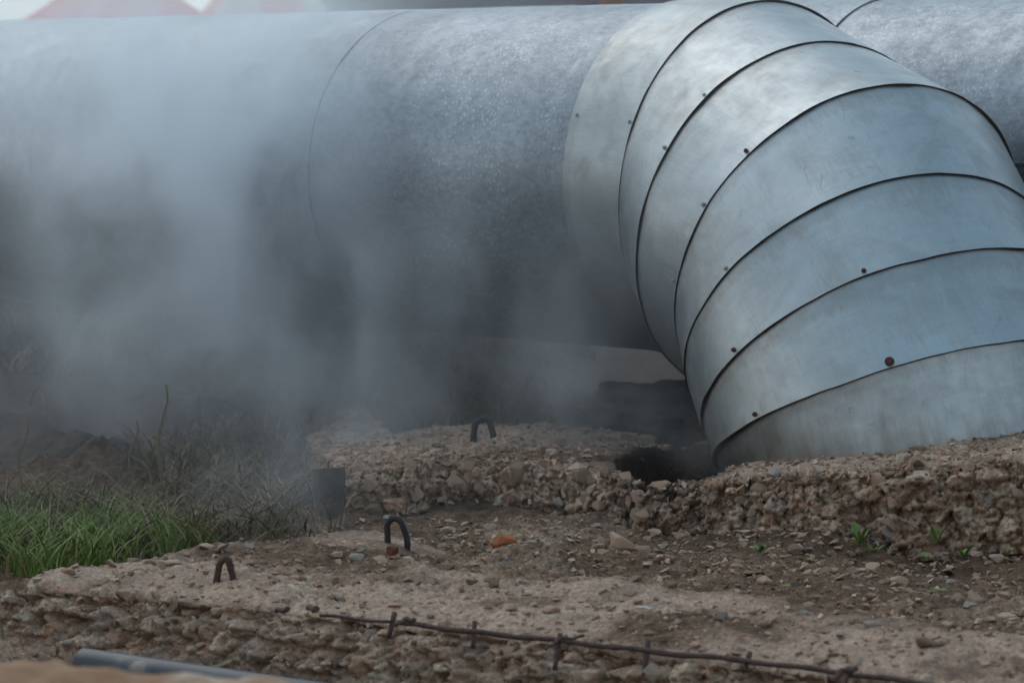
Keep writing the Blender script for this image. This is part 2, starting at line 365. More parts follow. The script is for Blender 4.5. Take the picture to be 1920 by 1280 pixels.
# ------------------------------------------------------------------ broken concrete slabs (swept edge profile, crumbled in 3-D)
def slab(name, poly, face_h, top_w, du, dt, seed, back, base_drop=.25, smooth_face=None, soilamt=.3, hole=None, extra=0):
    pl = np.array(poly); seg = np.hypot(np.diff(pl[:, 0]), np.diff(pl[:, 1])); L = np.r_[0, np.cumsum(seg)]
    s = np.arange(0, L[-1], du)
    px = np.interp(s, L, pl[:, 0]); py = np.interp(s, L, pl[:, 1]); pz = np.interp(s, L, pl[:, 2])
    k = 25; ker = np.hanning(k); ker /= ker.sum()
    sm = lambda a: np.convolve(np.pad(a, k//2, mode='edge'), ker, 'valid')
    px, py, pz = sm(px), sm(py), sm(pz)
    bx, by = back
    # profile: t < 0 down the face, t > 0 back along the top
    tt = np.r_[np.arange(-face_h, 0, dt), np.arange(0, .5, dt), np.arange(.5, top_w, dt*2)]
    S, T = np.meshgrid(np.arange(len(s)), tt, indexing='ij'); S = S.ravel(); T = T.ravel()
    rc = .035
    back_d = np.where(T > 0, T, 0)+np.where(T < 0, -.10*T*0, 0)
    X = px[S]+bx*back_d; Y = py[S]+by*back_d; Z = pz[S]+np.minimum(T, 0)
    # face batter: leans out towards its foot, rounded arris
    f = np.clip(-T/face_h, 0, 1)
    X -= bx*((.10 if extra else .05)*f); Y -= by*((.10 if extra else .05)*f)
    if extra == 1:      # long crumbled shoulder
        sh = np.exp(-(np.maximum(T, 0)/.15)**2); Z -= .038*np.where(T > 0, sh, 1)*(1-f*.6); X += bx*.070; Y += by*.070
    ar = np.exp(-(T/rc)**2); X += bx*.012*ar; Y += by*.012*ar; Z -= .012*ar
    P = np.stack([X, Y, Z], -1)
    isf = sstep(.06, -.02, T)
    nrm = np.stack([-bx*isf, -by*isf, (1-isf)+.15], -1); nrm /= np.linalg.norm(nrm, axis=1)[:, None]
    lowf = fbm(P, 3.2, 4, seed)
    D = lowf*(.045*isf+.008)
    a1, k1, i1 = worley(P+.02*fbm(P, 9, 2, seed+8)[:, None], 16, seed, (1, 1, 1.35))
    a2, k2, i2 = worley(P, 34, seed+50, (1, 1, 1.5))
    a3, k3, i3 = worley(P, 80, seed+90, (1, 1, 1.4))
    rough = np.clip(isf*1.0+.26+.6*sstep(.0, .4, fbm(P, 2.4, 3, seed+5)), 0, 1)
    if smooth_face is not None: rough = rough*(1-.8*smooth_face(P, T, isf))
    topk = 1-isf*.0
    flat = .34+.66*isf
    D += rough*flat*(.042*a1-.024*np.exp(-k1/.06)+.022*a2-.011*np.exp(-k2/.06))+.004*a3*(.5+.5*rough)
    D += (1-isf)*(.034*terr(P, 3.0, seed+21, 9)+.016*terr(P, 9., seed+22, 8))+isf*.030*terr(P*np.array([1, 1, 2.2]), 4.5, seed+23, 7)
    P = P+nrm*D[:, None]
    if extra == 1:
        left = sstep(-.03, .10, P[:, 1]-np.maximum(8.60+.93*(P[:, 0]+1.35), edge_y(P[:, 0], slab1)+.12)); P[:, 2] -= .16*left
        sink = sstep(.62, .9, T+.16*fbm(P, 2.2, 3, 71))*sstep(-.45, .05, P[:, 0]); P[:, 2] -= .10*sink
    # soil drifts over the top
    soil = soilamt+.5*fbm(P, 2.6, 4, seed+3)-(.9 if extra else .35)*isf+.25*sstep(.3, .7, T)*(extra == 1)
    if hole:
        dh = np.sqrt(((P[:, 0]-hole[0])/hole[2])**2+((P[:, 1]-hole[1])/hole[3])**2)+.14*fbm(P, 5, 3, 99)
        P[:, 2] -= 1.3*sstep(1.06, .94, dh)
        soil = soil+.0*dh
    cols = np.ones((len(P), 4)); big = rng.random()
    pick = i1 > .45
    if hole: cols[:, 3] = sstep(.95, 1.5, dh)*(1-.75*np.exp(-(((P[:, 0]-.72)/.45)**2+((P[:, 1]-10.9)/.42)**2)))  # shade of the hole painted dark through alpha, wet soil around it
    cols[:, 0] = np.where(pick, i1, i2); cols[:, 2] = np.clip(rough*1.1, 0, 1)*np.where(np.where(pick, k1, k2) > .1, 1, .3); cols[:, 1] = np.clip(soil, 0, 1)
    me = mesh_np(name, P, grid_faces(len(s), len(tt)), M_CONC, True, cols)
    return me, P, nrm, isf
mud = lambda P, T, isf: isf*sstep(-.13, -.17, T)*sstep(-.3, .1, fbm(P, 1.6, 2, 55))
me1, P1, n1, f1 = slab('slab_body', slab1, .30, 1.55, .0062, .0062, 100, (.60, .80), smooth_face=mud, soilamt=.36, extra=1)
S1 = empty('concrete_slab', (.1, 8.2, .03))
tag(S1, 'long crumbling concrete slab across the foreground with rusty bars along its edge', 'concrete slab', 'broken concrete slabs')
link('slab_body', me1, S1)
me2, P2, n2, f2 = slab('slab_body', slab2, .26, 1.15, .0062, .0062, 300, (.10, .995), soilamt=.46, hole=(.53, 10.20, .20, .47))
S2 = empty('concrete_slab', (.3, 10.4, .15))
tag(S2, 'crumbled concrete cover slab with a dark hole where the big pipe enters', 'concrete slab', 'broken concrete slabs')
link('slab_body', me2, S2)

# ------------------------------------------------------------------ loose stones
def stone_mesh(seed, sub=1, m=M_STONE):
    'angular shard: convex hull of a handful of random points, arrises slightly knocked off'
    r = random.Random(seed); bm = bmesh.new()
    sx, sy, sz = r.uniform(.42, .56), r.uniform(.28, .46), r.uniform(.12, .30)
    for k in range(9 if sub == 1 else 14):
        v = Vector((r.gauss(0, 1), r.gauss(0, 1), r.gauss(0, 1))).normalized()
        v = Vector((math.copysign(abs(v.x)**.7, v.x), math.copysign(abs(v.y)**.7, v.y), math.copysign(abs(v.z)**.6, v.z)))*r.uniform(.8, 1.05)
        bm.verts.new((v.x*sx, v.y*sy, v.z*sz))
    h = bmesh.ops.convex_hull(bm, input=bm.verts)
    bmesh.ops.delete(bm, geom=[g for g in h['geom_interior'] if isinstance(g, bmesh.types.BMVert)], context='VERTS')
    if sub > 1: bmesh.ops.bevel(bm, geom=bm.edges[:], offset=.025, segments=1, affect='EDGES')
    bmesh.ops.triangulate(bm, faces=bm.faces[:])
    me = bpy.data.meshes.new('stone'); bm.to_mesh(me); bm.free(); me.materials.append(m)
    return me
STM = [stone_mesh(i, 2) for i in range(22)]
def inframe(p, m=20):
    c, s = math.cos(PITCH), math.sin(PITCH); x, y, z = p[0], p[1], p[2]-CAMH
    dz = y*c-z*s; u = 960+FPX*x/dz; v = 640-FPX*(y*s+z*c)/dz
    return -m < u < 1920+m and v < 1280+m, u, v, dz
def scatter_on(Pv, nv, parent, count, lo, hi, seed, ok=None, name='stone', sink=.15):
    r = random.Random(seed); n = 0; tries = 0
    while n < count and tries < count*60:
        tries += 1; i = r.randrange(len(Pv)); p = Pv[i]
        f, u, v, dz = inframe(p)
        if not f or (ok and not ok(p, i, u, v)): continue
        sz = lo*(hi/lo)**(r.random()**1.5)
        nn = Vector(nv[i]) if nv is not None else Vector((0, 0, 1))
        q = nn.to_track_quat('Z', 'Y').to_euler()
        o = link(name, STM[r.randrange(len(STM))], parent, Vector(p)+nn*sz*(.22-sink), scale=(sz, sz, sz))
        qq = nn.to_track_quat('Z', 'Y').to_matrix().to_4x4() @ Matrix.Rotation(r.uniform(0, 6.28), 4, 'Z') @ Matrix.Rotation(r.gauss(0, .35), 4, 'X')
        o.rotation_euler = qq.to_euler(); n += 1
ok1 = lambda p, i, u, v: p[2] > -.22 and v > 1020
scatter_on(P1, n1, S1, 290, .024, .064, 1, ok1)
okh = lambda p, i, u, v: (f2[i] > .5 or i % 3 == 0) and p[2] > -.05 and v > 790 and math.hypot(p[0]-HOLE[0], p[1]-HOLE[1]-.1) > .3
scatter_on(P2, n2, S2, 290, .030, .078, 2, okh)
gsel = np.where((GV[:, 0] > -.7) & (GV[:, 0] < 1.7) & (GV[:, 1] > 7.9) & (GV[:, 1] < 9.9))[0]
GP = GV[gsel]
okg = lambda p, i, u, v: 985 < v < 1180
scatter_on(GP, None, G, 290, .024, .068, 3, okg)

def merge_bits(name, Psrc, nsrc, count, lo, hi, seed, ok=None, m=M_STONE, sub=1, ptest=None):
    'thousands of small chips joined in one mesh'
    base = []
    for k in range(8):
        me = stone_mesh(900+k, sub); nv = len(me.vertices); co = np.zeros(nv*3); me.vertices.foreach_get('co', co)
        fc = np.array([list(p.vertices) for p in me.polygons]); base.append((co.reshape(-1, 3), fc)); bpy.data.meshes.remove(me)
    r = np.random.default_rng(seed); idx = r.integers(0, len(Psrc), count*3)
    Pp = Psrc[idx]; c, s = math.cos(PITCH), math.sin(PITCH); dz = Pp[:, 1]*c-(Pp[:, 2]-CAMH)*s
    u = 960+FPX*Pp[:, 0]/dz; vv = 640-FPX*(Pp[:, 1]*s+(Pp[:, 2]-CAMH)*c)/dz
    keep = (u > -30) & (u < 1950) & (vv < 1310)
    if ok is not None: keep &= ok(Pp, u, vv)
    idx = idx[keep][:count]; VV = []; FF = []; off = 0
    for j, i in enumerate(idx):
        b, f = base[j % 8]; sz = lo*(hi/lo)**(r.random()**2)
        a, e = r.random()*6.28, r.normal()*.5; ca, sa, ce, se = math.cos(a), math.sin(a), math.cos(e), math.sin(e)
        Rm = np.array([[ca, -sa, 0], [sa, ca, 0], [0, 0, 1]]) @ np.array([[1, 0, 0], [0, ce, -se], [0, se, ce]])
        nn = nsrc[i] if nsrc is not None else np.array([0, 0, 1.])
        if abs(nn[2]) < .9:
            z = nn/np.linalg.norm(nn); x = np.cross([0, 0, 1.], z); x /= np.linalg.norm(x); y = np.cross(z, x); Rm = np.stack([x, y, z], 1) @ Rm
        VV.append((b*sz) @ Rm.T+Psrc[i]+nn*sz*.08); FF.append(f+off); off += len(b)
    return mesh_np(name, np.concatenate(VV), np.concatenate(FF), m, False)
o = link('gravel', merge_bits('gravel', GP, None, 8500, .006, .042, 5)); tag(o, 'loose grey-brown rubble chips in the trough between the broken slabs', 'rubble', kind='stuff')
o = link('rubble_chip', merge_bits('rubble_chip', P1, n1, 4200, .007, .034, 6, lambda p, u, v: p[:, 2] > -.2), S1); tag(o, kind='stuff')
o = link('rubble_chip', merge_bits('rubble_chip', P2, n2, 7000, .009, .038, 7, lambda p, u, v: (p[:, 2] > -.02) & (np.hypot(p[:, 0]-HOLE[0], p[:, 1]-HOLE[1]-.1) > .3)), S2); tag(o, kind='stuff')

# a few singular lumps
def lump(name, label, cat, p, size, seed, m=M_STONE, rot=(0, 0, 0), group=None):
    me = stone_mesh(seed, 2, m); o = link(name, me, None, p, rot, size); tag(o, label, cat, group); return o
bp = at(948, 1030, z=.03)
lump('broken_brick', 'piece of orange-red brick lying in the rubble between the two slabs', 'brick', bp+Vector((0, 0, .020)), (.095, .08, .10), 5001, M_BRICK, (0, .1, .5))
lump('rock', 'pale grey jagged lump of concrete, biggest loose piece right of the brick', 'rock', at(1165, 1030, z=.04)+Vector((0, 0, .02)), (.10, .09, .14), 5003, M_STONE, (.2, .3, .5))
lump('rock', 'small pale stone on the brown soil in the middle of the foreground slab', 'rock', at(859, 1082, z=.03)+Vector((0, 0, .01)), (.045, .045, .035), 5005, M_STONE)
lump('rock', 'dark rust-brown clod standing just below the right-hand iron loop of the near slab', 'rock', at(735, 1040, z=.05)+Vector((0, 0, .012)), (.045, .04, .07), 5007, make_stone('rust_clod', (.10, .04, .02), (.16, .07, .04)))
lump('rock', 'small white stone on the slab near the right middle of the foreground', 'rock', at(1209, 1147, z=.03)+Vector((0, 0, .01)), (.04, .035, .035), 5009, make_stone('pale_stone', (.5, .46, .42), (.6, .56, .5)))

# ------------------------------------------------------------------ tubes: rebar, lifting loops
def tube(name, pts, rad, m, parent=None, seg=10, jit=.0, caps=True, ridge=0.):
    pts = [Vector(p) for p in pts]; V = []; F = []
    t0 = (pts[1]-pts[0]).normalized(); up = Vector((0, 0, 1)) if abs(t0.z) < .9 else Vector((1, 0, 0)); nx = t0.cross(up).normalized()
    for i, p in enumerate(pts):
        t_ = (pts[min(i+1, len(pts)-1)]-pts[max(i-1, 0)]).normalized()
        nx = (nx-t_*nx.dot(t_)).normalized(); ny = t_.cross(nx)
        rr = rad*(1+rnd.uniform(-jit, jit))*(1+ridge*(i % 2))
        for k in range(seg):
            a = k*2*math.pi/seg; V.append(p+nx*math.cos(a)*rr+ny*math.sin(a)*rr)
    for i in range(len(pts)-1):
        for k in range(seg):
            k2 = (k+1) % seg; F.append((i*seg+k, i*seg+k2, (i+1)*seg+k2, (i+1)*seg+k))
    me = bpy.data.meshes.new(name); fs = [tuple(f) for f in F]
    if caps: fs += [tuple(range(seg))[::-1], tuple(range((len(pts)-1)*seg, len(pts)*seg))]
    me.from_pydata([tuple(v) for v in V], [], fs); me.materials.append(m)
    for p in me.polygons: p.use_smooth = len(p.vertices) == 4
    return link(name, me, parent)
def dense(pts, n):
    out = []
    for a, b in zip(pts[:-1], pts[1:]):
        for k in range(n): out.append(a.lerp(b, k/n))
    return out+[pts[-1]]
def loop(px, py, z, w_, h_, ang, rad, parent, lean=0., pinch=0.):
    c = at(px, py, z=z); ux = Vector((math.cos(ang), math.sin(ang), 0)); pts = []
    pts.append(c-ux*w_*.5+Vector((0, 0, -.05)))
    for k in range(0, 17):
        a = math.pi*(1-k/16); hh = h_*math.sin(a)**.75; pts.append(c+ux*(w_*.5*math.cos(a)*(1-pinch*math.sin(a))+lean*hh+.0015*math.sin(k*1.3))+Vector((0, -.15*hh, hh)))
    pts.append(c+ux*w_*.5+Vector((0, 0, -.05)))
    return tube('lifting_loop', pts, rad, M_LOOP, parent, 12, .04)
loop(906, 826, .15, .066, .074, -.15, .0105, S2)
loop(745, 1016, .045, .058, .068, -.35, .0088, S1, lean=-.12)
o = loop(421, 1090, .03, .044, .062, -.2, .0088, S1, lean=.05, pinch=.3); o['label'] = 'pinched narrow loop crusted with rust'; o.data.materials[0] = M_RUST
def bar(pxs, off=0., rad=.0065, m=M_RUST, z0=.035):
    pts = [at(x, y, z=z) for x, y, z in pxs]
    pts = dense(pts, 8); pts = [p+Vector((0, 0, .002*math.sin(i*.9))) for i, p in enumerate(pts)]
    return tube('rebar', pts, rad, m, S1, 10, .10, ridge=.12)
ZE = .024
bar([(600, 1153, ZE), (735, 1166, ZE)], rad=.004)
bar([(745, 1166, ZE), (885, 1184, ZE), (1048, 1200, ZE), (1215, 1220, ZE), (1400, 1238, ZE), (1590, 1262, ZE), (1760, 1285, ZE)], rad=.0062)
for x, y0, y1 in ((737, 1148, 1190), (887, 1164, 1222), (1047, 1187, 1262), (1212, 1200, 1268), (1403, 1222, 1262), (1588, 1250, 1290)):
    a = at(x+3, y0, z=ZE+.014); d_ = a.y
    b = at(x-2+rnd.uniform(-7, 7), y1+rnd.uniform(-9, 6), depth=d_-.035)
    tube('rebar', dense([a, b], 5), .0064, M_RUST, S1, 9, .12)
bar([(742, 1172, .045), (760, 1160, .05), (778, 1163, .05)], rad=.0055)
bar([(1023, 1217, .03), (1047, 1198, .045), (1095, 1192, .045)], rad=.0035)
bar([(1562, 1278, .03), (1576, 1258, .05), (1606, 1254, .05)], rad=.006)
bar([(518, 1144, .035), (540, 1142, .045)], rad=.006); bar([(578, 1138, .04), (594, 1142, .045)], rad=.007)

# black plastic pipe lying at the foot of the near slab
pa = at(168, 1246, z=-.14); pb = at(560, 1304, z=-.15); dd = (pb-pa).normalized()
pts = [pa-dd*.02+dd*(k*(pb-pa).length*2.1/24) for k in range(25)]
PP = empty('plastic_pipe', pa); tag(PP, 'dusty black plastic pipe lying at the foot of the foreground slab', 'pipe')
mp, t, b = mat('black_plastic'); v = coords(t)
cc = ramp(t, noise(t, v, 9, 6, .6, .5), [(.5, (.018, .021, .026)), (.64, (.045, .045, .05)), (.72, (.22, .17, .12))])
t.links.new(cc, b.inputs['Base Color']); b.inputs['Roughness'].default_value = .42
tube('pipe_wall', pts, .041, mp, PP, 28, 0, caps=False)
tube('pipe_bore', pts, .032, mp, PP, 24, 0, caps=False)
ringv = []; seg = 28
u_ = dd.cross(Vector((0, 0, 1))).normalized(); v_ = dd.cross(u_)
for rr_ in (.041, .032):
    ringv += [pts[0]+u_*math.cos(k*2*math.pi/seg)*rr_+v_*math.sin(k*2*math.pi/seg)*rr_ for k in range(seg)]
me = bpy.data.meshes.new('pipe_rim'); me.from_pydata([tuple(q) for q in ringv], [], [(k, (k+1) % seg, seg+(k+1) % seg, seg+k) for k in range(seg)]); me.materials.append(mp); link('pipe_rim', me, PP)

# sandy heap close to the camera, bottom left
xs = np.linspace(-1.9, .3, 260); ys = np.linspace(4.7, 6.3, 150); A_, B_ = np.meshgrid(xs, ys, indexing='ij'); A_ = A_.ravel(); B_ = B_.ravel()
Pm = np.stack([A_, B_, np.zeros_like(A_)], -1)
hm = (.588-.10*(A_+.85))*np.exp(-((B_-5.5)/.42)**2)*sstep(.6, .1, A_)-.25+.03*fbm(Pm, 3, 4, 61)+.012*fbm(Pm, 16, 4, 62)
Pm[:, 2] = hm
cols = np.ones((len(Pm), 4)); cols[:, 0] = .7; cols[:, 1] = .3; cols[:, 2] = .2
mh, t, b = mat('orange_sand'); v = coords(t)
cc = ramp(t, noise(t, v, 4, 7, .65, .5), [(.35, (.26, .13, .065)), (.5, (.34, .20, .12)), (.6, (.46, .38, .31))])
t.links.new(cc, b.inputs['Base Color']); b.inputs['Roughness'].default_value = .95; bump(t, b, noise(t, v, 40, 7, .7), .7, .01)
o = link('sand_heap', mesh_np('sand_heap', Pm, grid_faces(260, 150), mh, True, cols)); tag(o, 'blurred heap of orange sandy soil in the near bottom left corner', 'heap')

# ------------------------------------------------------------------ heating pipes
A46 = 0.80162
D = np.array([math.cos(A46), -math.sin(A46), 0]); NN = np.array([-math.sin(A46), -math.cos(A46), 0]); UP = np.array([0, 0, 1.])
C0 = np.array([.61643, 11.33812, -.30345+CAMH])
SEG = 240; TH = np.linspace(0, 2*math.pi, SEG, endpoint=False)
def ring_dirs(u, v): return np.outer(np.cos(TH), u)+np.outer(np.sin(TH), v)
def sheet(name, rings, m, parent, edge_m=None, lip=.006, sid=0., n_axial=8, label=None, dent=.004, seed=0, flake=1.):
    'rings: list of (centre, dirs, radius); skin between first and last, small turned lip with visible edge at the last'
    V = []; T = []; along = 0; prev = None
    for i in range(len(rings)-1):
        c0_, d0, r0 = rings[i]; c1_, d1, r1 = rings[i+1]
        q0 = c0_+d0*r0; q1 = c1_+d1*r1; L = np.linalg.norm(q1-q0, axis=1)
        for k in range(n_axial+(1 if i == len(rings)-2 else 0)):
            f = k/n_axial; q = q0*(1-f)+q1*f
            dn = fbm(q, 2.2, 3, seed+7)*dent+fbm(q, 7, 2, seed+9)*dent*.25
            q = q+(d0*(1-f)+d1*f)*dn[:, None]
            if dent > 0 and sid >= 5 and m is M_GALV:
                wv = f**6; axd = (q1-q0)/L[:, None]; q = q+(axd*(fbm(q, 4, 3, seed+3)*.010)[:, None]+d1*(np.maximum(0, fbm(q, 5, 2, seed+4))*.008)[:, None])*wv
            V.append(q); T.append(np.stack([along+L.mean()*f+0*TH, TH*.61, np.full(SEG, sid), np.full(SEG, flake)], -1))
        along += L.mean()
    c1_, d1, r1 = rings[-1]
    nb = len(V); last = V[-1]
    V.append(last+d1*.0004); T.append(T[-1]); V.append(last-d1*(lip+.004)); T.append(T[-1])
    V = np.array(V); n_ = len(V); F = []
    k = np.arange(SEG); k2 = (k+1) % SEG; mi = []
    for i in range(n_-1):
        if i == nb-1: continue
        F.append(np.stack([i*SEG+k, i*SEG+k2, (i+1)*SEG+k2, (i+1)*SEG+k], -1)); mi += [1 if i >= nb-1 else 0]*SEG
    me = mesh_np(name, V.reshape(-1, 3), np.concatenate(F), [m, edge_m or M_EDGE], True, np.array(T).reshape(-1, 4), mi)
    o = link(name, me, parent)
    # keep the lip crisp
    for p_ in me.polygons: 
        if p_.material_index == 1: p_.use_smooth = False
    if label: o['label'] = label
    return o
ds = ring_dirs(UP, NN)
HP = empty('heating_pipe', tuple(C0)); tag(HP, 'huge galvanised heating pipe bending down into the ground through a segmented elbow', 'pipe', 'pair of insulated heating pipes')
seams = [-0.04, 1.318, 3.011, 4.6, 6.2, 7.8, 9.4, 11.0]
for i in range(len(seams)-1):
    a, b_ = seams[i+1], seams[i]
    cs = [(C0-D*(a+.03), ds, .5994), (C0-D*(a-(a-b_)/2), ds, .600), (C0-D*b_, ds, .6008)]
    sheet('pipe_sheet', cs, M_SPAN, HP, M_SPAN, sid=i*1.7, n_axial=10, lip=.0002, seed=i, flake=(1., .55, .4, .4, .4, .4, .4)[i])
RW = [(.8208, 11.1097, -.3161, -.8672, -.116, .6184), (.9295, 10.8341, -.4351, -1.011, -.3008, .6193), (1.0814, 10.5964, -.5343, -1.0675, -.4996, .6300),
      (1.1307, 10.426, -.7086, -1.1415, -.7525, .6213), (1.1877, 10.3147, -.8444, -1.0462, -.9346, .6252), (1.2341, 10.2397, -.988, -.9159, -1.1536, .6216)]
rings = [(C0.copy(), D.copy(), .611)]
for x, y, z, az, el, r in RW:
    rings.append((np.array([x, y, z+CAMH]), np.array([math.cos(el)*math.cos(az), math.cos(el)*math.sin(az), math.sin(el)]), r))
lc, la, lr = rings[-1]; la2 = np.array([.22, -.20, -.95]); la2 /= np.linalg.norm(la2)
rings.append((lc+la2*.62, la2, .615))
def dirs_for(ax):
    v_ = NN-ax*(NN@ax); v_ /= np.linalg.norm(v_); u_ = np.cross(v_, ax); u_ = u_ if u_[2] > 0 or abs(u_[2]) < 1e-6 else -u_
    return u_, v_
fr = [dirs_for(a_) for c_, a_, r_ in rings]
EL = []
for i in range(7):
    c0_, a0, r0 = rings[i]; c1_, a1, r1 = rings[i+1]
    d0 = ring_dirs(*fr[i]); d1 = ring_dirs(*fr[i+1])
    # tuck the upstream edge a little under the previous sheet
    cst = c0_-a0*.012; r0i = r0-.0055 if i else r0+.0
    mid = ((cst*.5+c1_*.5), d0*.5+d1*.5, (r0i+r1)*.5)
    sheet_name = 'elbow_sheet'
    EL.append(sheet(sheet_name, [(cst, d0, r0i), (c1_, d1, r1+(.009 if i == 5 else .004 if i == 4 else 0))], M_GALV, HP, M_EDGER if i >= 4 else M_EDGE, lip=(.018 if i == 5 else .0045), sid=5+i*2.3, n_axial=12, dent=.0035, seed=30+i,
                    label=['first and narrowest sheet of the elbow next to the spangled pipe', None, None, None, None, 'lower elbow sheet with a rust-stained edge', 'lowest elbow sheet standing in the soil'][i]))
# upstream edge strip of first sheet (cut edge)
q = rings[0][0]+ring_dirs(*fr[0])*.6115
V = np.concatenate([rings[0][0]-D*.012+ring_dirs(*fr[0])*.6125, rings[0][0]-D*.012+ring_dirs(*fr[0])*.599]); k = np.arange(SEG)
link('sheet_edge', mesh_np('sheet_edge', V, np.stack([k, (k+1) % SEG, SEG+(k+1) % SEG, SEG+k], -1), M_EDGE, False), EL[0])
# screws
def screw_mesh(name='screw'):
    bm = bmesh.new()
    bmesh.ops.create_cone(bm, cap_ends=True, segments=12, radius1=.0075, radius2=.0075, depth=.003)
    r_ = bmesh.ops.create_cone(bm, cap_ends=True, segments=6, radius1=.0052, radius2=.0046, depth=.006); bmesh.ops.translate(bm, verts=r_['verts'], vec=(0, 0, .004))
    me = bpy.data.meshes.new(name); bm.to_mesh(me); bm.free(); return me
SM = screw_mesh(); SM.materials.append(simple('zinc_screw', (.40, .40, .40), .5, .6)); SMR = screw_mesh(); SMR.materials.append(M_EDGER)
def proj(Pw):
    c, s = math.cos(PITCH), math.sin(PITCH); y = Pw[:, 1]; z = Pw[:, 2]-CAMH; dz = y*c-z*s
    return np.stack([960+FPX*Pw[:, 0]/dz, 640-FPX*(y*s+z*c)/dz], -1)
for px, py, ri, rusty in ((1084, 221, 0, 0), (1185, 231, 1, 0), (1322, 184, 2, 0), (1247, 283, 2, 0), (1403, 285, 3, 1), (1321, 384, 3, 0), (1262, 527, 3, 0), (1366, 507, 4, 0), (1623, 510, 5, 1), (1378, 657, 5, 1), (1416, 775, 6, 1), (1672, 683, 6, 1)):
    c_, a_, r_ = rings[ri]; dirs = ring_dirs(*fr[ri]); off = (.012 if ri == 0 else -.018)
    Q = c_+a_*off+dirs*(r_+(.0105 if ri == 6 else .0055 if ri == 5 else .002)); pr = proj(Q); ang = (TH < math.pi*1.15)
    e = np.where(ang, np.hypot(pr[:, 0]-px, pr[:, 1]-py), 1e9); j = int(e.argmin()); n_ = Vector(dirs[j])
    me = SMR if rusty else SM; par = EL[max(ri-1, 0)] if ri else EL[0]
    o = bpy.data.objects.new('screw', me); COL.objects.link(o); o.parent = par
    o.location = Vector(Q[j]); o.rotation_euler = n_.to_track_quat('Z', 'Y').to_euler()
    if px == 1672: o.scale = (1.9, 1.9, 1.3)
# elbow sheets sit at the parent's origin offset
# second pipe behind
C2 = C0-NN*1.5+UP*.053
H2 = empty('heating_pipe', tuple(C2)); tag(H2, 'second spangled galvanised heating pipe running straight on behind the elbow at upper right', 'pipe', 'pair of insulated heating pipes')
s2 = [.33+1.65*k for k in range(-5, 8)]
for i in range(len(s2)-1):
    a, b_ = s2[i+1], s2[i]
    sheet('pipe_sheet', [(C2-D*(a+.03), ds, .5975), (C2-D*b_, ds, .6015)], M_SPAN, H2, sid=20+i*1.3, n_axial=10, lip=.001, seed=60+i, flake=.8)
a_ = TH[1]*0+math.radians(91)
n2v = UP*math.cos(a_)+NN*math.sin(a_); tv = np.cross(D, n2v)
for k in range(len(s2)-1):
    p0 = C2-D*(s2[k+1]-.004)+n2v*.604; p1_ = C2-D*(s2[k]+.004)+n2v*.604
    V = [p0+tv*.006, p1_+tv*.006, p1_-tv*.006, p0-tv*.006]; V += [q_-n2v*.008 for q_ in V]
    me = bpy.data.meshes.new('lap_seam'); me.from_pydata([tuple(map(float, q_)) for q_ in V], [], [(0, 1, 2, 3), (4, 7, 6, 5), (0, 4, 5, 1), (1, 5, 6, 2), (2, 6, 7, 3), (3, 7, 4, 0)]); me.materials.append(M_EDGE)
    link('lap_seam', me, H2)

# dark mound behind the hole and black sheet painting in the shaded recess at slab end
def blob(name, label, cat, c, size, seed, m, amp=.35, sub=5):
    bm = bmesh.new(); bmesh.ops.create_icosphere(bm, subdivisions=sub, radius=1); V = np.array([v.co[:] for v in bm.verts]); F = np.array([[v.index for v in f.verts] for f in bm.faces]); bm.free()
    f = fbm(V+seed, 1.3, 4, seed); a, k, i = worley(V+seed, 4.5, seed); a2, k2, i2 = worley(V+seed, 10, seed+5)
    R_ = 1+amp*f+.10*a-.04*np.exp(-k/.1)+.05*a2
    cols = np.ones((len(V), 4)); cols[:, 0] = i; cols[:, 1] = .75; cols[:, 2] = .4
    W = V*R_[:, None]*np.array(size)
    o = link(name, mesh_np(name, W, F, m, True, cols), None, c); tag(o, label, cat); return o
msoot_shade, t, b = mat('sooty_clay_shade'); v = coords(t)
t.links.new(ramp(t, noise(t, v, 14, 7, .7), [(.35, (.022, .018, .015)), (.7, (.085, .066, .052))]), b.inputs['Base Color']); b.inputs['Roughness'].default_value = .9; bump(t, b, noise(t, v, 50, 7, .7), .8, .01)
blob('soil_mound', 'dark wet mound of clay under the pipe behind the hole', 'mound', at(1240, 775, depth=11.5)-Vector((0, 0, .02)), (.34, .28, .13), 8, msoot_shade, .6)
cc_ = at(662, 945, depth=10.12); V = []; F = []; na, nz = 18, 8; r_o, r_i = .125, .113
for i in range(na):
    an = math.radians(150+i*110/(na-1))
    for j in range(nz):
        f = j/(nz-1)
        zz = -.06+f*(.185+.03*i/na+.002*math.sin(i*2.3))
        for r_ in (r_o, r_i):
            rr_ = r_*(.84+.16*f)+.002*math.sin(i*2.1+j)
            V.append((cc_.x+math.cos(an)*rr_, cc_.y+math.sin(an)*rr_, zz))
ix = lambda i, j, k: (i*nz+j)*2+k
for i in range(na-1):
    for j in range(nz-1):
        F += [(ix(i, j, 0), ix(i+1, j, 0), ix(i+1, j+1, 0), ix(i, j+1, 0)), (ix(i, j, 1), ix(i, j+1, 1), ix(i+1, j+1, 1), ix(i+1, j, 1))]
    F += [(ix(i, nz-1, 0), ix(i+1, nz-1, 0), ix(i+1, nz-1, 1), ix(i, nz-1, 1)), (ix(i, 0, 0), ix(i, 0, 1), ix(i+1, 0, 1), ix(i+1, 0, 0))]
for i in (0, na-1):
    for j in range(nz-1): F.append((ix(i, j, 0), ix(i, j+1, 0), ix(i, j+1, 1), ix(i, j, 1)))
me = bpy.data.meshes.new('recess_shade'); me.from_pydata(V, [], F); me.materials.append(msoot_shade)  # black sheet put in for the shade of the slab-end recess
for p_ in me.polygons: p_.use_smooth = False
o = link('recess_shade', me, None); tag(o, 'curved black shell painted in for the shaded recess at the left end of the cover slab', 'shell')
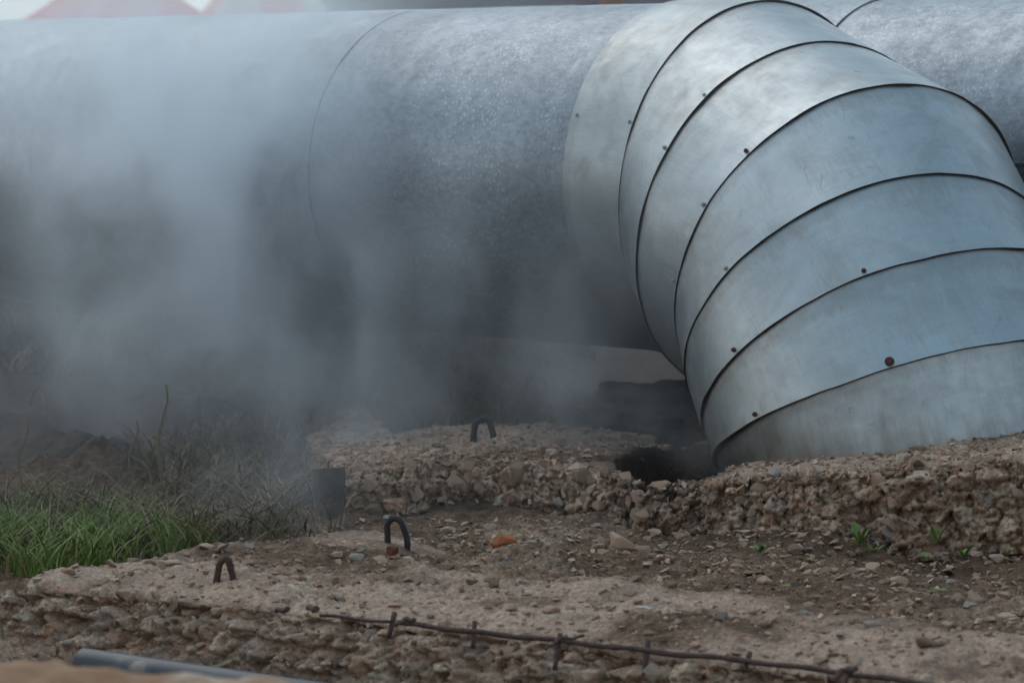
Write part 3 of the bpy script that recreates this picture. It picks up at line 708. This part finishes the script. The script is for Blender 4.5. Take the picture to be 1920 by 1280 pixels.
# tan soil spill against the pipe foot at right
blob('soil_pile', 'small pile of orange-brown earth against the pipe foot at the right edge', 'pile', at(1905, 838, depth=9.75), (.17, .14, .045), 12, M_SOIL, .3)

# ------------------------------------------------------------------ grass and weeds
def blades(name, pts, hlo, hhi, wd, lean, seed, m, segs=4, droop=.6):
    r = np.random.default_rng(seed); n = len(pts); V = []; F = []
    a = r.random(n)*6.283; h = hlo+(hhi-hlo)*r.random(n)**1.3; ln = lean*(.3+r.random(n)); w_ = wd*(.6+.8*r.random(n)); dr = droop*r.random(n)
    dx, dy = np.cos(a), np.sin(a); fa = r.random(n)*6.283; wx, wy = np.cos(fa), np.sin(fa); P_ = np.array(pts)
    rows = []
    for k in range(segs+1):
        f = k/segs; hh = h*(f-dr*f**3*.35); out = h*ln*(f**2+dr*f**3*.5)
        ww = w_*(1-f**1.6)*.5+.0003
        cx = P_[:, 0]+dx*out; cy_ = P_[:, 1]+dy*out; cz = P_[:, 2]+hh
        rows.append(np.stack([cx-wx*ww, cy_-wy*ww, cz], -1)); rows.append(np.stack([cx+wx*ww, cy_+wy*ww, cz], -1))
    V = np.stack(rows, 1).reshape(-1, 3); R_ = 2*(segs+1); base = np.arange(n)[:, None, None]*R_
    q = np.array([[2*k, 2*k+1, 2*k+3, 2*k+2] for k in range(segs)])[None]
    return mesh_np(name, V, (base+q).reshape(-1, 4), m, True)
def field(n, test, xr, yr, seed, clump=0.):
    r = np.random.default_rng(seed); X_ = r.uniform(*xr, n); Y_ = r.uniform(*yr, n); Hh = ground_h(X_, Y_)
    Q = np.stack([X_, Y_, Hh], -1); k = test(Q)
    return Q[k]
green = field(17000, lambda q: (q[:, 1]+.12*fbm(q, 7, 2, 8) > .19+np.maximum(8.63+(q[:, 0]+1.32)*.95, edge_y(q[:, 0], slab1)+.16)) & (fbm(q, 2.2, 3, 5) > -.35+.95*sstep(-1.3, -.65, q[:, 0])), (-2.2, -.45), (8.6, 10.2), 1)
o = link('grass', blades('grass', green, .03, .16, .0055, .85, 3, M_GRASS)); tag(o, 'fresh green grass growing behind the left end of the near slab', 'grass', kind='stuff')
mixed = field(1200, lambda q: (q[:, 1] > .15+np.maximum(8.63+(q[:, 0]+1.32)*.95, edge_y(q[:, 0], slab1)+.16)), (-2.2, -.5), (8.6, 10.2), 9)
dry = field(60000, lambda q: (fbm(q, 2.1, 3, 15) > -.02) & (q[:, 1] > np.where(q[:, 0] > -.66, 11.6, 9.2)), (-3.2, .4), (9.4, 16.5), 2)
o = link('dry_grass', blades('dry_grass', np.concatenate([dry, mixed]), .03, .20, .006, 1.3, 4, M_STRAW, droop=1.4)); tag(o, 'matted dead straw-coloured grass on the bank under the pipe', 'dry grass', kind='stuff')
for px, py, hh, lb in ((300, 905, .40, 'tallest bare dead stalk rising from the grass left of centre'), (245, 915, .28, 'thin dead stalk just left of the tallest one'), (38, 905, .30, 'dead stalk among the green grass near the left picture edge'), (480, 945, .22, 'short bent dead stalk right of the green grass')):
    p = at(px, py, depth=10.3); p.z = gz(p.x, p.y)
    pts = [p+Vector((.02*math.sin(k*1.1)*k/8+.01*k/8, 0, hh*k/8)) for k in range(9)]
    o = tube('dead_stalk', pts, .0035, M_STRAW, None, 6, .2); tag(o, lb, 'stalk', 'dead stalks in the grass')
def weed(px, py, z, n, L, label, up=.6, wdt=.3):
    p = at(px, py, z=z); e = empty('weed', p); tag(e, label, 'weed', 'small green weeds on the rubble')
    for k in range(n):
        a = k*2.4+rnd.random(); l = L*rnd.uniform(.7, 1.2); u = up*rnd.uniform(.7, 1.3); V = []
        for j in range(5):
            f = j/4; ww = l*wdt*math.sin(math.pi*min(1, f*.86+.12))*.5
            c = Vector((math.cos(a)*l*f*(1-.3*u), math.sin(a)*l*f*(1-.3*u), l*u*f*(1.3-.6*f)+.002)); s_ = Vector((-math.sin(a), math.cos(a), 0))
            V += [c-s_*ww, c+s_*ww]
        me = bpy.data.meshes.new('leaf'); me.from_pydata([tuple(q) for q in V], [], [(2*j, 2*j+1, 2*j+3, 2*j+2) for j in range(4)]); me.materials.append(M_WEED)
        link('leaf', me, e, p)
for a in ((1612, 1022, .04, 12, .055, 'largest leafy green weed at the foot of the right-hand rubble face', 1.1, .22), (1640, 1038, .03, 8, .040, 'weed just right of and below the largest one', .8, .3),
          (1757, 1022, .04, 7, .055, 'upright grassy weed against the rubble face, between the largest weed and the right edge', 1.4, .16), (1808, 1046, .04, 6, .042, 'broad-leaved weed nearest the right edge under the rubble face', 1.0, .5),
          (1425, 1036, .03, 8, .038, 'weed with yellowish leaves left of the largest weed', .7, .35), (1525, 1056, .03, 5, .024, 'round-leaved weed below and left of the largest weed', .6, .5),
          (1445, 1064, .03, 5, .020, 'tiny weed below the yellowish one', .4, .4), (1471, 1100, .03, 6, .022, 'flat weed rosette on the bare soil of the trough', .25, .5),
          (1765, 1108, .03, 7, .028, 'flat weed rosette on the bare soil toward the right', .25, .5), (1735, 1046, .03, 6, .022, 'little weed under the upright grassy one', .6, .4),
          (1330, 1002, .03, 3, .022, 'single sprout below the hole', 1.3, .25), (945, 1008, .03, 4, .020, 'tiny bright sprout just behind the orange brick', .9, .35), (1890, 1040, .06, 7, .030, 'ragged weed at the right picture edge', .9, .25)):
    weed(*a)

# ------------------------------------------------------------------ far background above the pipe
def canopy(cx, depth, half, h0, h1, m1, m2, label):
    e = empty('market_tent', (cx, depth, .8)); tag(e, label, 'tent', 'peaked tents far behind the pipe')
    ns, nr = 48, 14; V = []; F = []; mi = []
    for i in range(ns):
        a = i*2*math.pi/ns
        for j in range(nr):
            f = j/(nr-1); r = half*(1-f)**1.7*(1-.07*abs(math.sin(a*4))*(1-f))+.02; z = h0+(h1-h0)*f
            V.append((cx+math.cos(a)*r, depth+math.sin(a)*r, z))
    for i in range(ns):
        for j in range(nr-1): F.append((i*nr+j, ((i+1) % ns)*nr+j, ((i+1) % ns)*nr+j+1, i*nr+j+1)); mi.append((i//6) % 2)
    me = bpy.data.meshes.new('canopy'); me.from_pydata(V, [], F); me.materials.append(m1); me.materials.append(m2)
    for p, q in zip(me.polygons, mi): p.material_index = q; p.use_smooth = True
    link('canopy', me, e)
    for i in range(8):
        a = i*math.pi/4; x, y = cx+math.cos(a)*half*.93, depth+math.sin(a)*half*.93
        tube('pole', [Vector((x, y, .5)), Vector((x, y, h0+.1))], .04, simple_white, e, 8)
simple_white = simple('white_paint', (.7, .7, .7), .6, 0, 5, .1)
red = simple('red_canvas', (.62, .06, .05), .8, 0, 3, .15); yel = simple('faded_canvas', (.55, .42, .36), .8, 0, 3, .15); pink = simple('pink_canvas', (.64, .17, .14), .8, 0, 3, .15)
def pxw(px, d): return (px-960)/FPX*d
canopy(pxw(225, 45), 45, 1.45, 2.15, 3.5, red, pink, 'red peaked tent at the far left above the pipe')
canopy(pxw(500, 46), 46, 1.05, 2.2, 3.9, pink, yel, 'pink and yellow peaked tent right of the first')
def house(cx, cy, w_, d_, eave, ridge, wallm, roofm, label, ang=0.):
    e = empty('house', (cx, cy, .8)); tag(e, label, 'house', 'houses far behind the pipe')
    R_ = Matrix.Rotation(ang, 3, 'Z')
    def part(nm, V, F, m, par=e):
        me = bpy.data.meshes.new(nm); me.from_pydata([tuple(Vector((cx, cy, 0))+R_ @ Vector(v_)) for v_ in V], [], F); me.materials.append(m); o = link(nm, me, par); return o
    hw, hd = w_/2, d_/2
    part('wall', [(-hw, -hd, .3), (hw, -hd, .3), (hw, hd, .3), (-hw, hd, .3), (-hw, -hd, eave), (hw, -hd, eave), (hw, hd, eave), (-hw, hd, eave), (-hw, 0, ridge-.1), (hw, 0, ridge-.1)],
         [(0, 1, 5, 4), (1, 2, 6, 9, 5), (2, 3, 7, 6), (3, 0, 4, 8, 7)], wallm)
    o_ = .4
    for sgn in (-1, 1):
        y0 = sgn*(hd+o_); z0 = eave-.12
        part('roof', [(-hw-o_, y0, z0), (hw+o_, y0, z0), (hw+o_, 0, ridge), (-hw-o_, 0, ridge), (-hw-o_, y0, z0+.15), (hw+o_, y0, z0+.15), (hw+o_, 0, ridge+.16), (-hw-o_, 0, ridge+.16)],
             [(0, 1, 2, 3), (4, 7, 6, 5), (0, 4, 5, 1), (1, 5, 6, 2), (3, 2, 6, 7), (0, 3, 7, 4)], roofm)
    for k in range(3):
        x = -hw+w_*(k+.5)/3
        part('window', [(x-.4, -hd-.03, 1.3), (x+.4, -hd-.03, 1.3), (x+.4, -hd-.03, 2.2), (x-.4, -hd-.03, 2.2), (x-.4, -hd+.05, 1.3), (x+.4, -hd+.05, 1.3), (x+.4, -hd+.05, 2.2), (x-.4, -hd+.05, 2.2)],
             [(0, 1, 2, 3), (0, 4, 5, 1), (1, 5, 6, 2), (2, 6, 7, 3), (3, 7, 4, 0)], M_LOOP)
roofd = simple('slate_roof', (.085, .075, .085), .8, 0, 2, .2); brickw = simple('orange_brick_wall', (.36, .14, .08), .85, 0, 3, .15); crm = simple('cream_wall', (.55, .5, .42), .85, 0, 3, .1)
house(pxw(880, 52), 52, 3.6, 5, 2.35, 4.6, brickw, roofd, 'low dark-roofed brick house, middle of the skyline above the pipe')
house(pxw(1158, 50), 50, .55, 3, 3.4, 4.2, brickw, brickw, 'narrow orange brick outbuilding right of the dark-roofed house')
house(pxw(1330, 50), 50, 2.0, 4, 2.5, 4.2, crm, roofd, 'cream house with dark roof half hidden behind the elbow')

# ------------------------------------------------------------------ steam
ms = bpy.data.materials.new('steam'); ms.use_nodes = True; t = ms.node_tree; t.nodes.clear()
out = t.nodes.new('ShaderNodeOutputMaterial'); pv = t.nodes.new('ShaderNodeVolumePrincipled'); t.links.new(pv.outputs[0], out.inputs['Volume'])
tc = t.nodes.new('ShaderNodeTexCoord'); pos = tc.outputs['Object']
wn = N(t, 'ShaderNodeTexNoise', Scale=1.5, Detail=2.0, Roughness=.5); t.links.new(pos, wn.inputs['Vector'])
va = t.nodes.new('ShaderNodeVectorMath'); va.operation = 'MULTIPLY_ADD'; t.links.new(wn.outputs['Color'], va.inputs[0]); va.inputs[1].default_value = (.8, .8, .8)
vs = t.nodes.new('ShaderNodeVectorMath'); vs.operation = 'ADD'; t.links.new(pos, vs.inputs[0]); vs.inputs[1].default_value = (-.4, -.4, -.4)
t.links.new(vs.outputs[0], va.inputs[2]); wp = va.outputs[0]
BL = [(690, 800, 10.95, .42, 1.0), (620, 640, 11.2, .50, 1.2), (420, 430, 11.8, .80, 1.8), (330, 210, 12.0, .8, 1.5), (90, 70, 12.4, .75, .8),
      (860, 500, 10.9, .45, .7), (220, 700, 11.4, .70, .28), (1200, 770, 10.5, .33, .45), (1050, 600, 10.7, .36, .6), (1140, 700, 10.9, .36, .7), (560, 300, 11.7, .6, .6), (980, 700, 10.8, .4, .4), (560, 90, 12.2, .6, .8), (1290, 840, 10.0, .2, .5), (500, 890, 9.85, .34, .55)]
tot = None
for px, py, dp, r, st in BL:
    c = at(px, py, depth=dp)
    dn = t.nodes.new('ShaderNodeVectorMath'); dn.operation = 'DISTANCE'; t.links.new(wp, dn.inputs[0]); dn.inputs[1].default_value = c
    mr = t.nodes.new('ShaderNodeMapRange'); mr.interpolation_type = 'SMOOTHERSTEP'; t.links.new(dn.outputs['Value'], mr.inputs[0])
    mr.inputs[1].default_value = r*1.15; mr.inputs[2].default_value = 0.; mr.inputs[3].default_value = 0; mr.inputs[4].default_value = st
    tot = mr.outputs[0] if tot is None else mth(t, 'ADD', tot, mr.outputs[0])
mpg = t.nodes.new('ShaderNodeMapping'); mpg.inputs['Scale'].default_value = (1, 1, .6); mpg.inputs['Rotation'].default_value = (0, .5, 0); t.links.new(wp, mpg.inputs[0])
wis = noise(t, mpg.outputs[0], 3.2, 4, .6)
wr = t.nodes.new('ShaderNodeMapRange'); t.links.new(wis, wr.inputs[0]); wr.inputs[1].default_value = .41; wr.inputs[2].default_value = .62; wr.inputs[3].default_value = .16; wr.inputs[4].default_value = 1.65
sxyz = t.nodes.new('ShaderNodeSeparateXYZ'); t.links.new(pos, sxyz.inputs[0])
thin = t.nodes.new('ShaderNodeMapRange'); t.links.new(sxyz.outputs[0], thin.inputs[0]); thin.inputs[1].default_value = .9; thin.inputs[2].default_value = -.5; thin.inputs[3].default_value = 0.; thin.inputs[4].default_value = .03
dens = mth(t, 'ADD', mth(t, 'MULTIPLY', tot, wr.outputs[0]), thin.outputs[0])
t.links.new(mth(t, 'MULTIPLY', dens, 1.3), pv.inputs['Density'])
pv.inputs['Color'].default_value = (.93, .965, 1, 1); pv.inputs['Anisotropy'].default_value = .5
bm = bmesh.new(); bmesh.ops.create_cube(bm, size=1)
for v_ in bm.verts: v_.co = Vector((-3.6 if v_.co.x < 0 else 1.35, 8.95 if v_.co.y < 0 else 14.8, -.6 if v_.co.z < 0 else 3.0))
me = bpy.data.meshes.new('steam'); bm.to_mesh(me); bm.free(); me.materials.append(ms)
o = link('steam', me); tag(o, 'bluish white steam drifting from the ground across the left part of the big pipe', 'steam', kind='stuff')
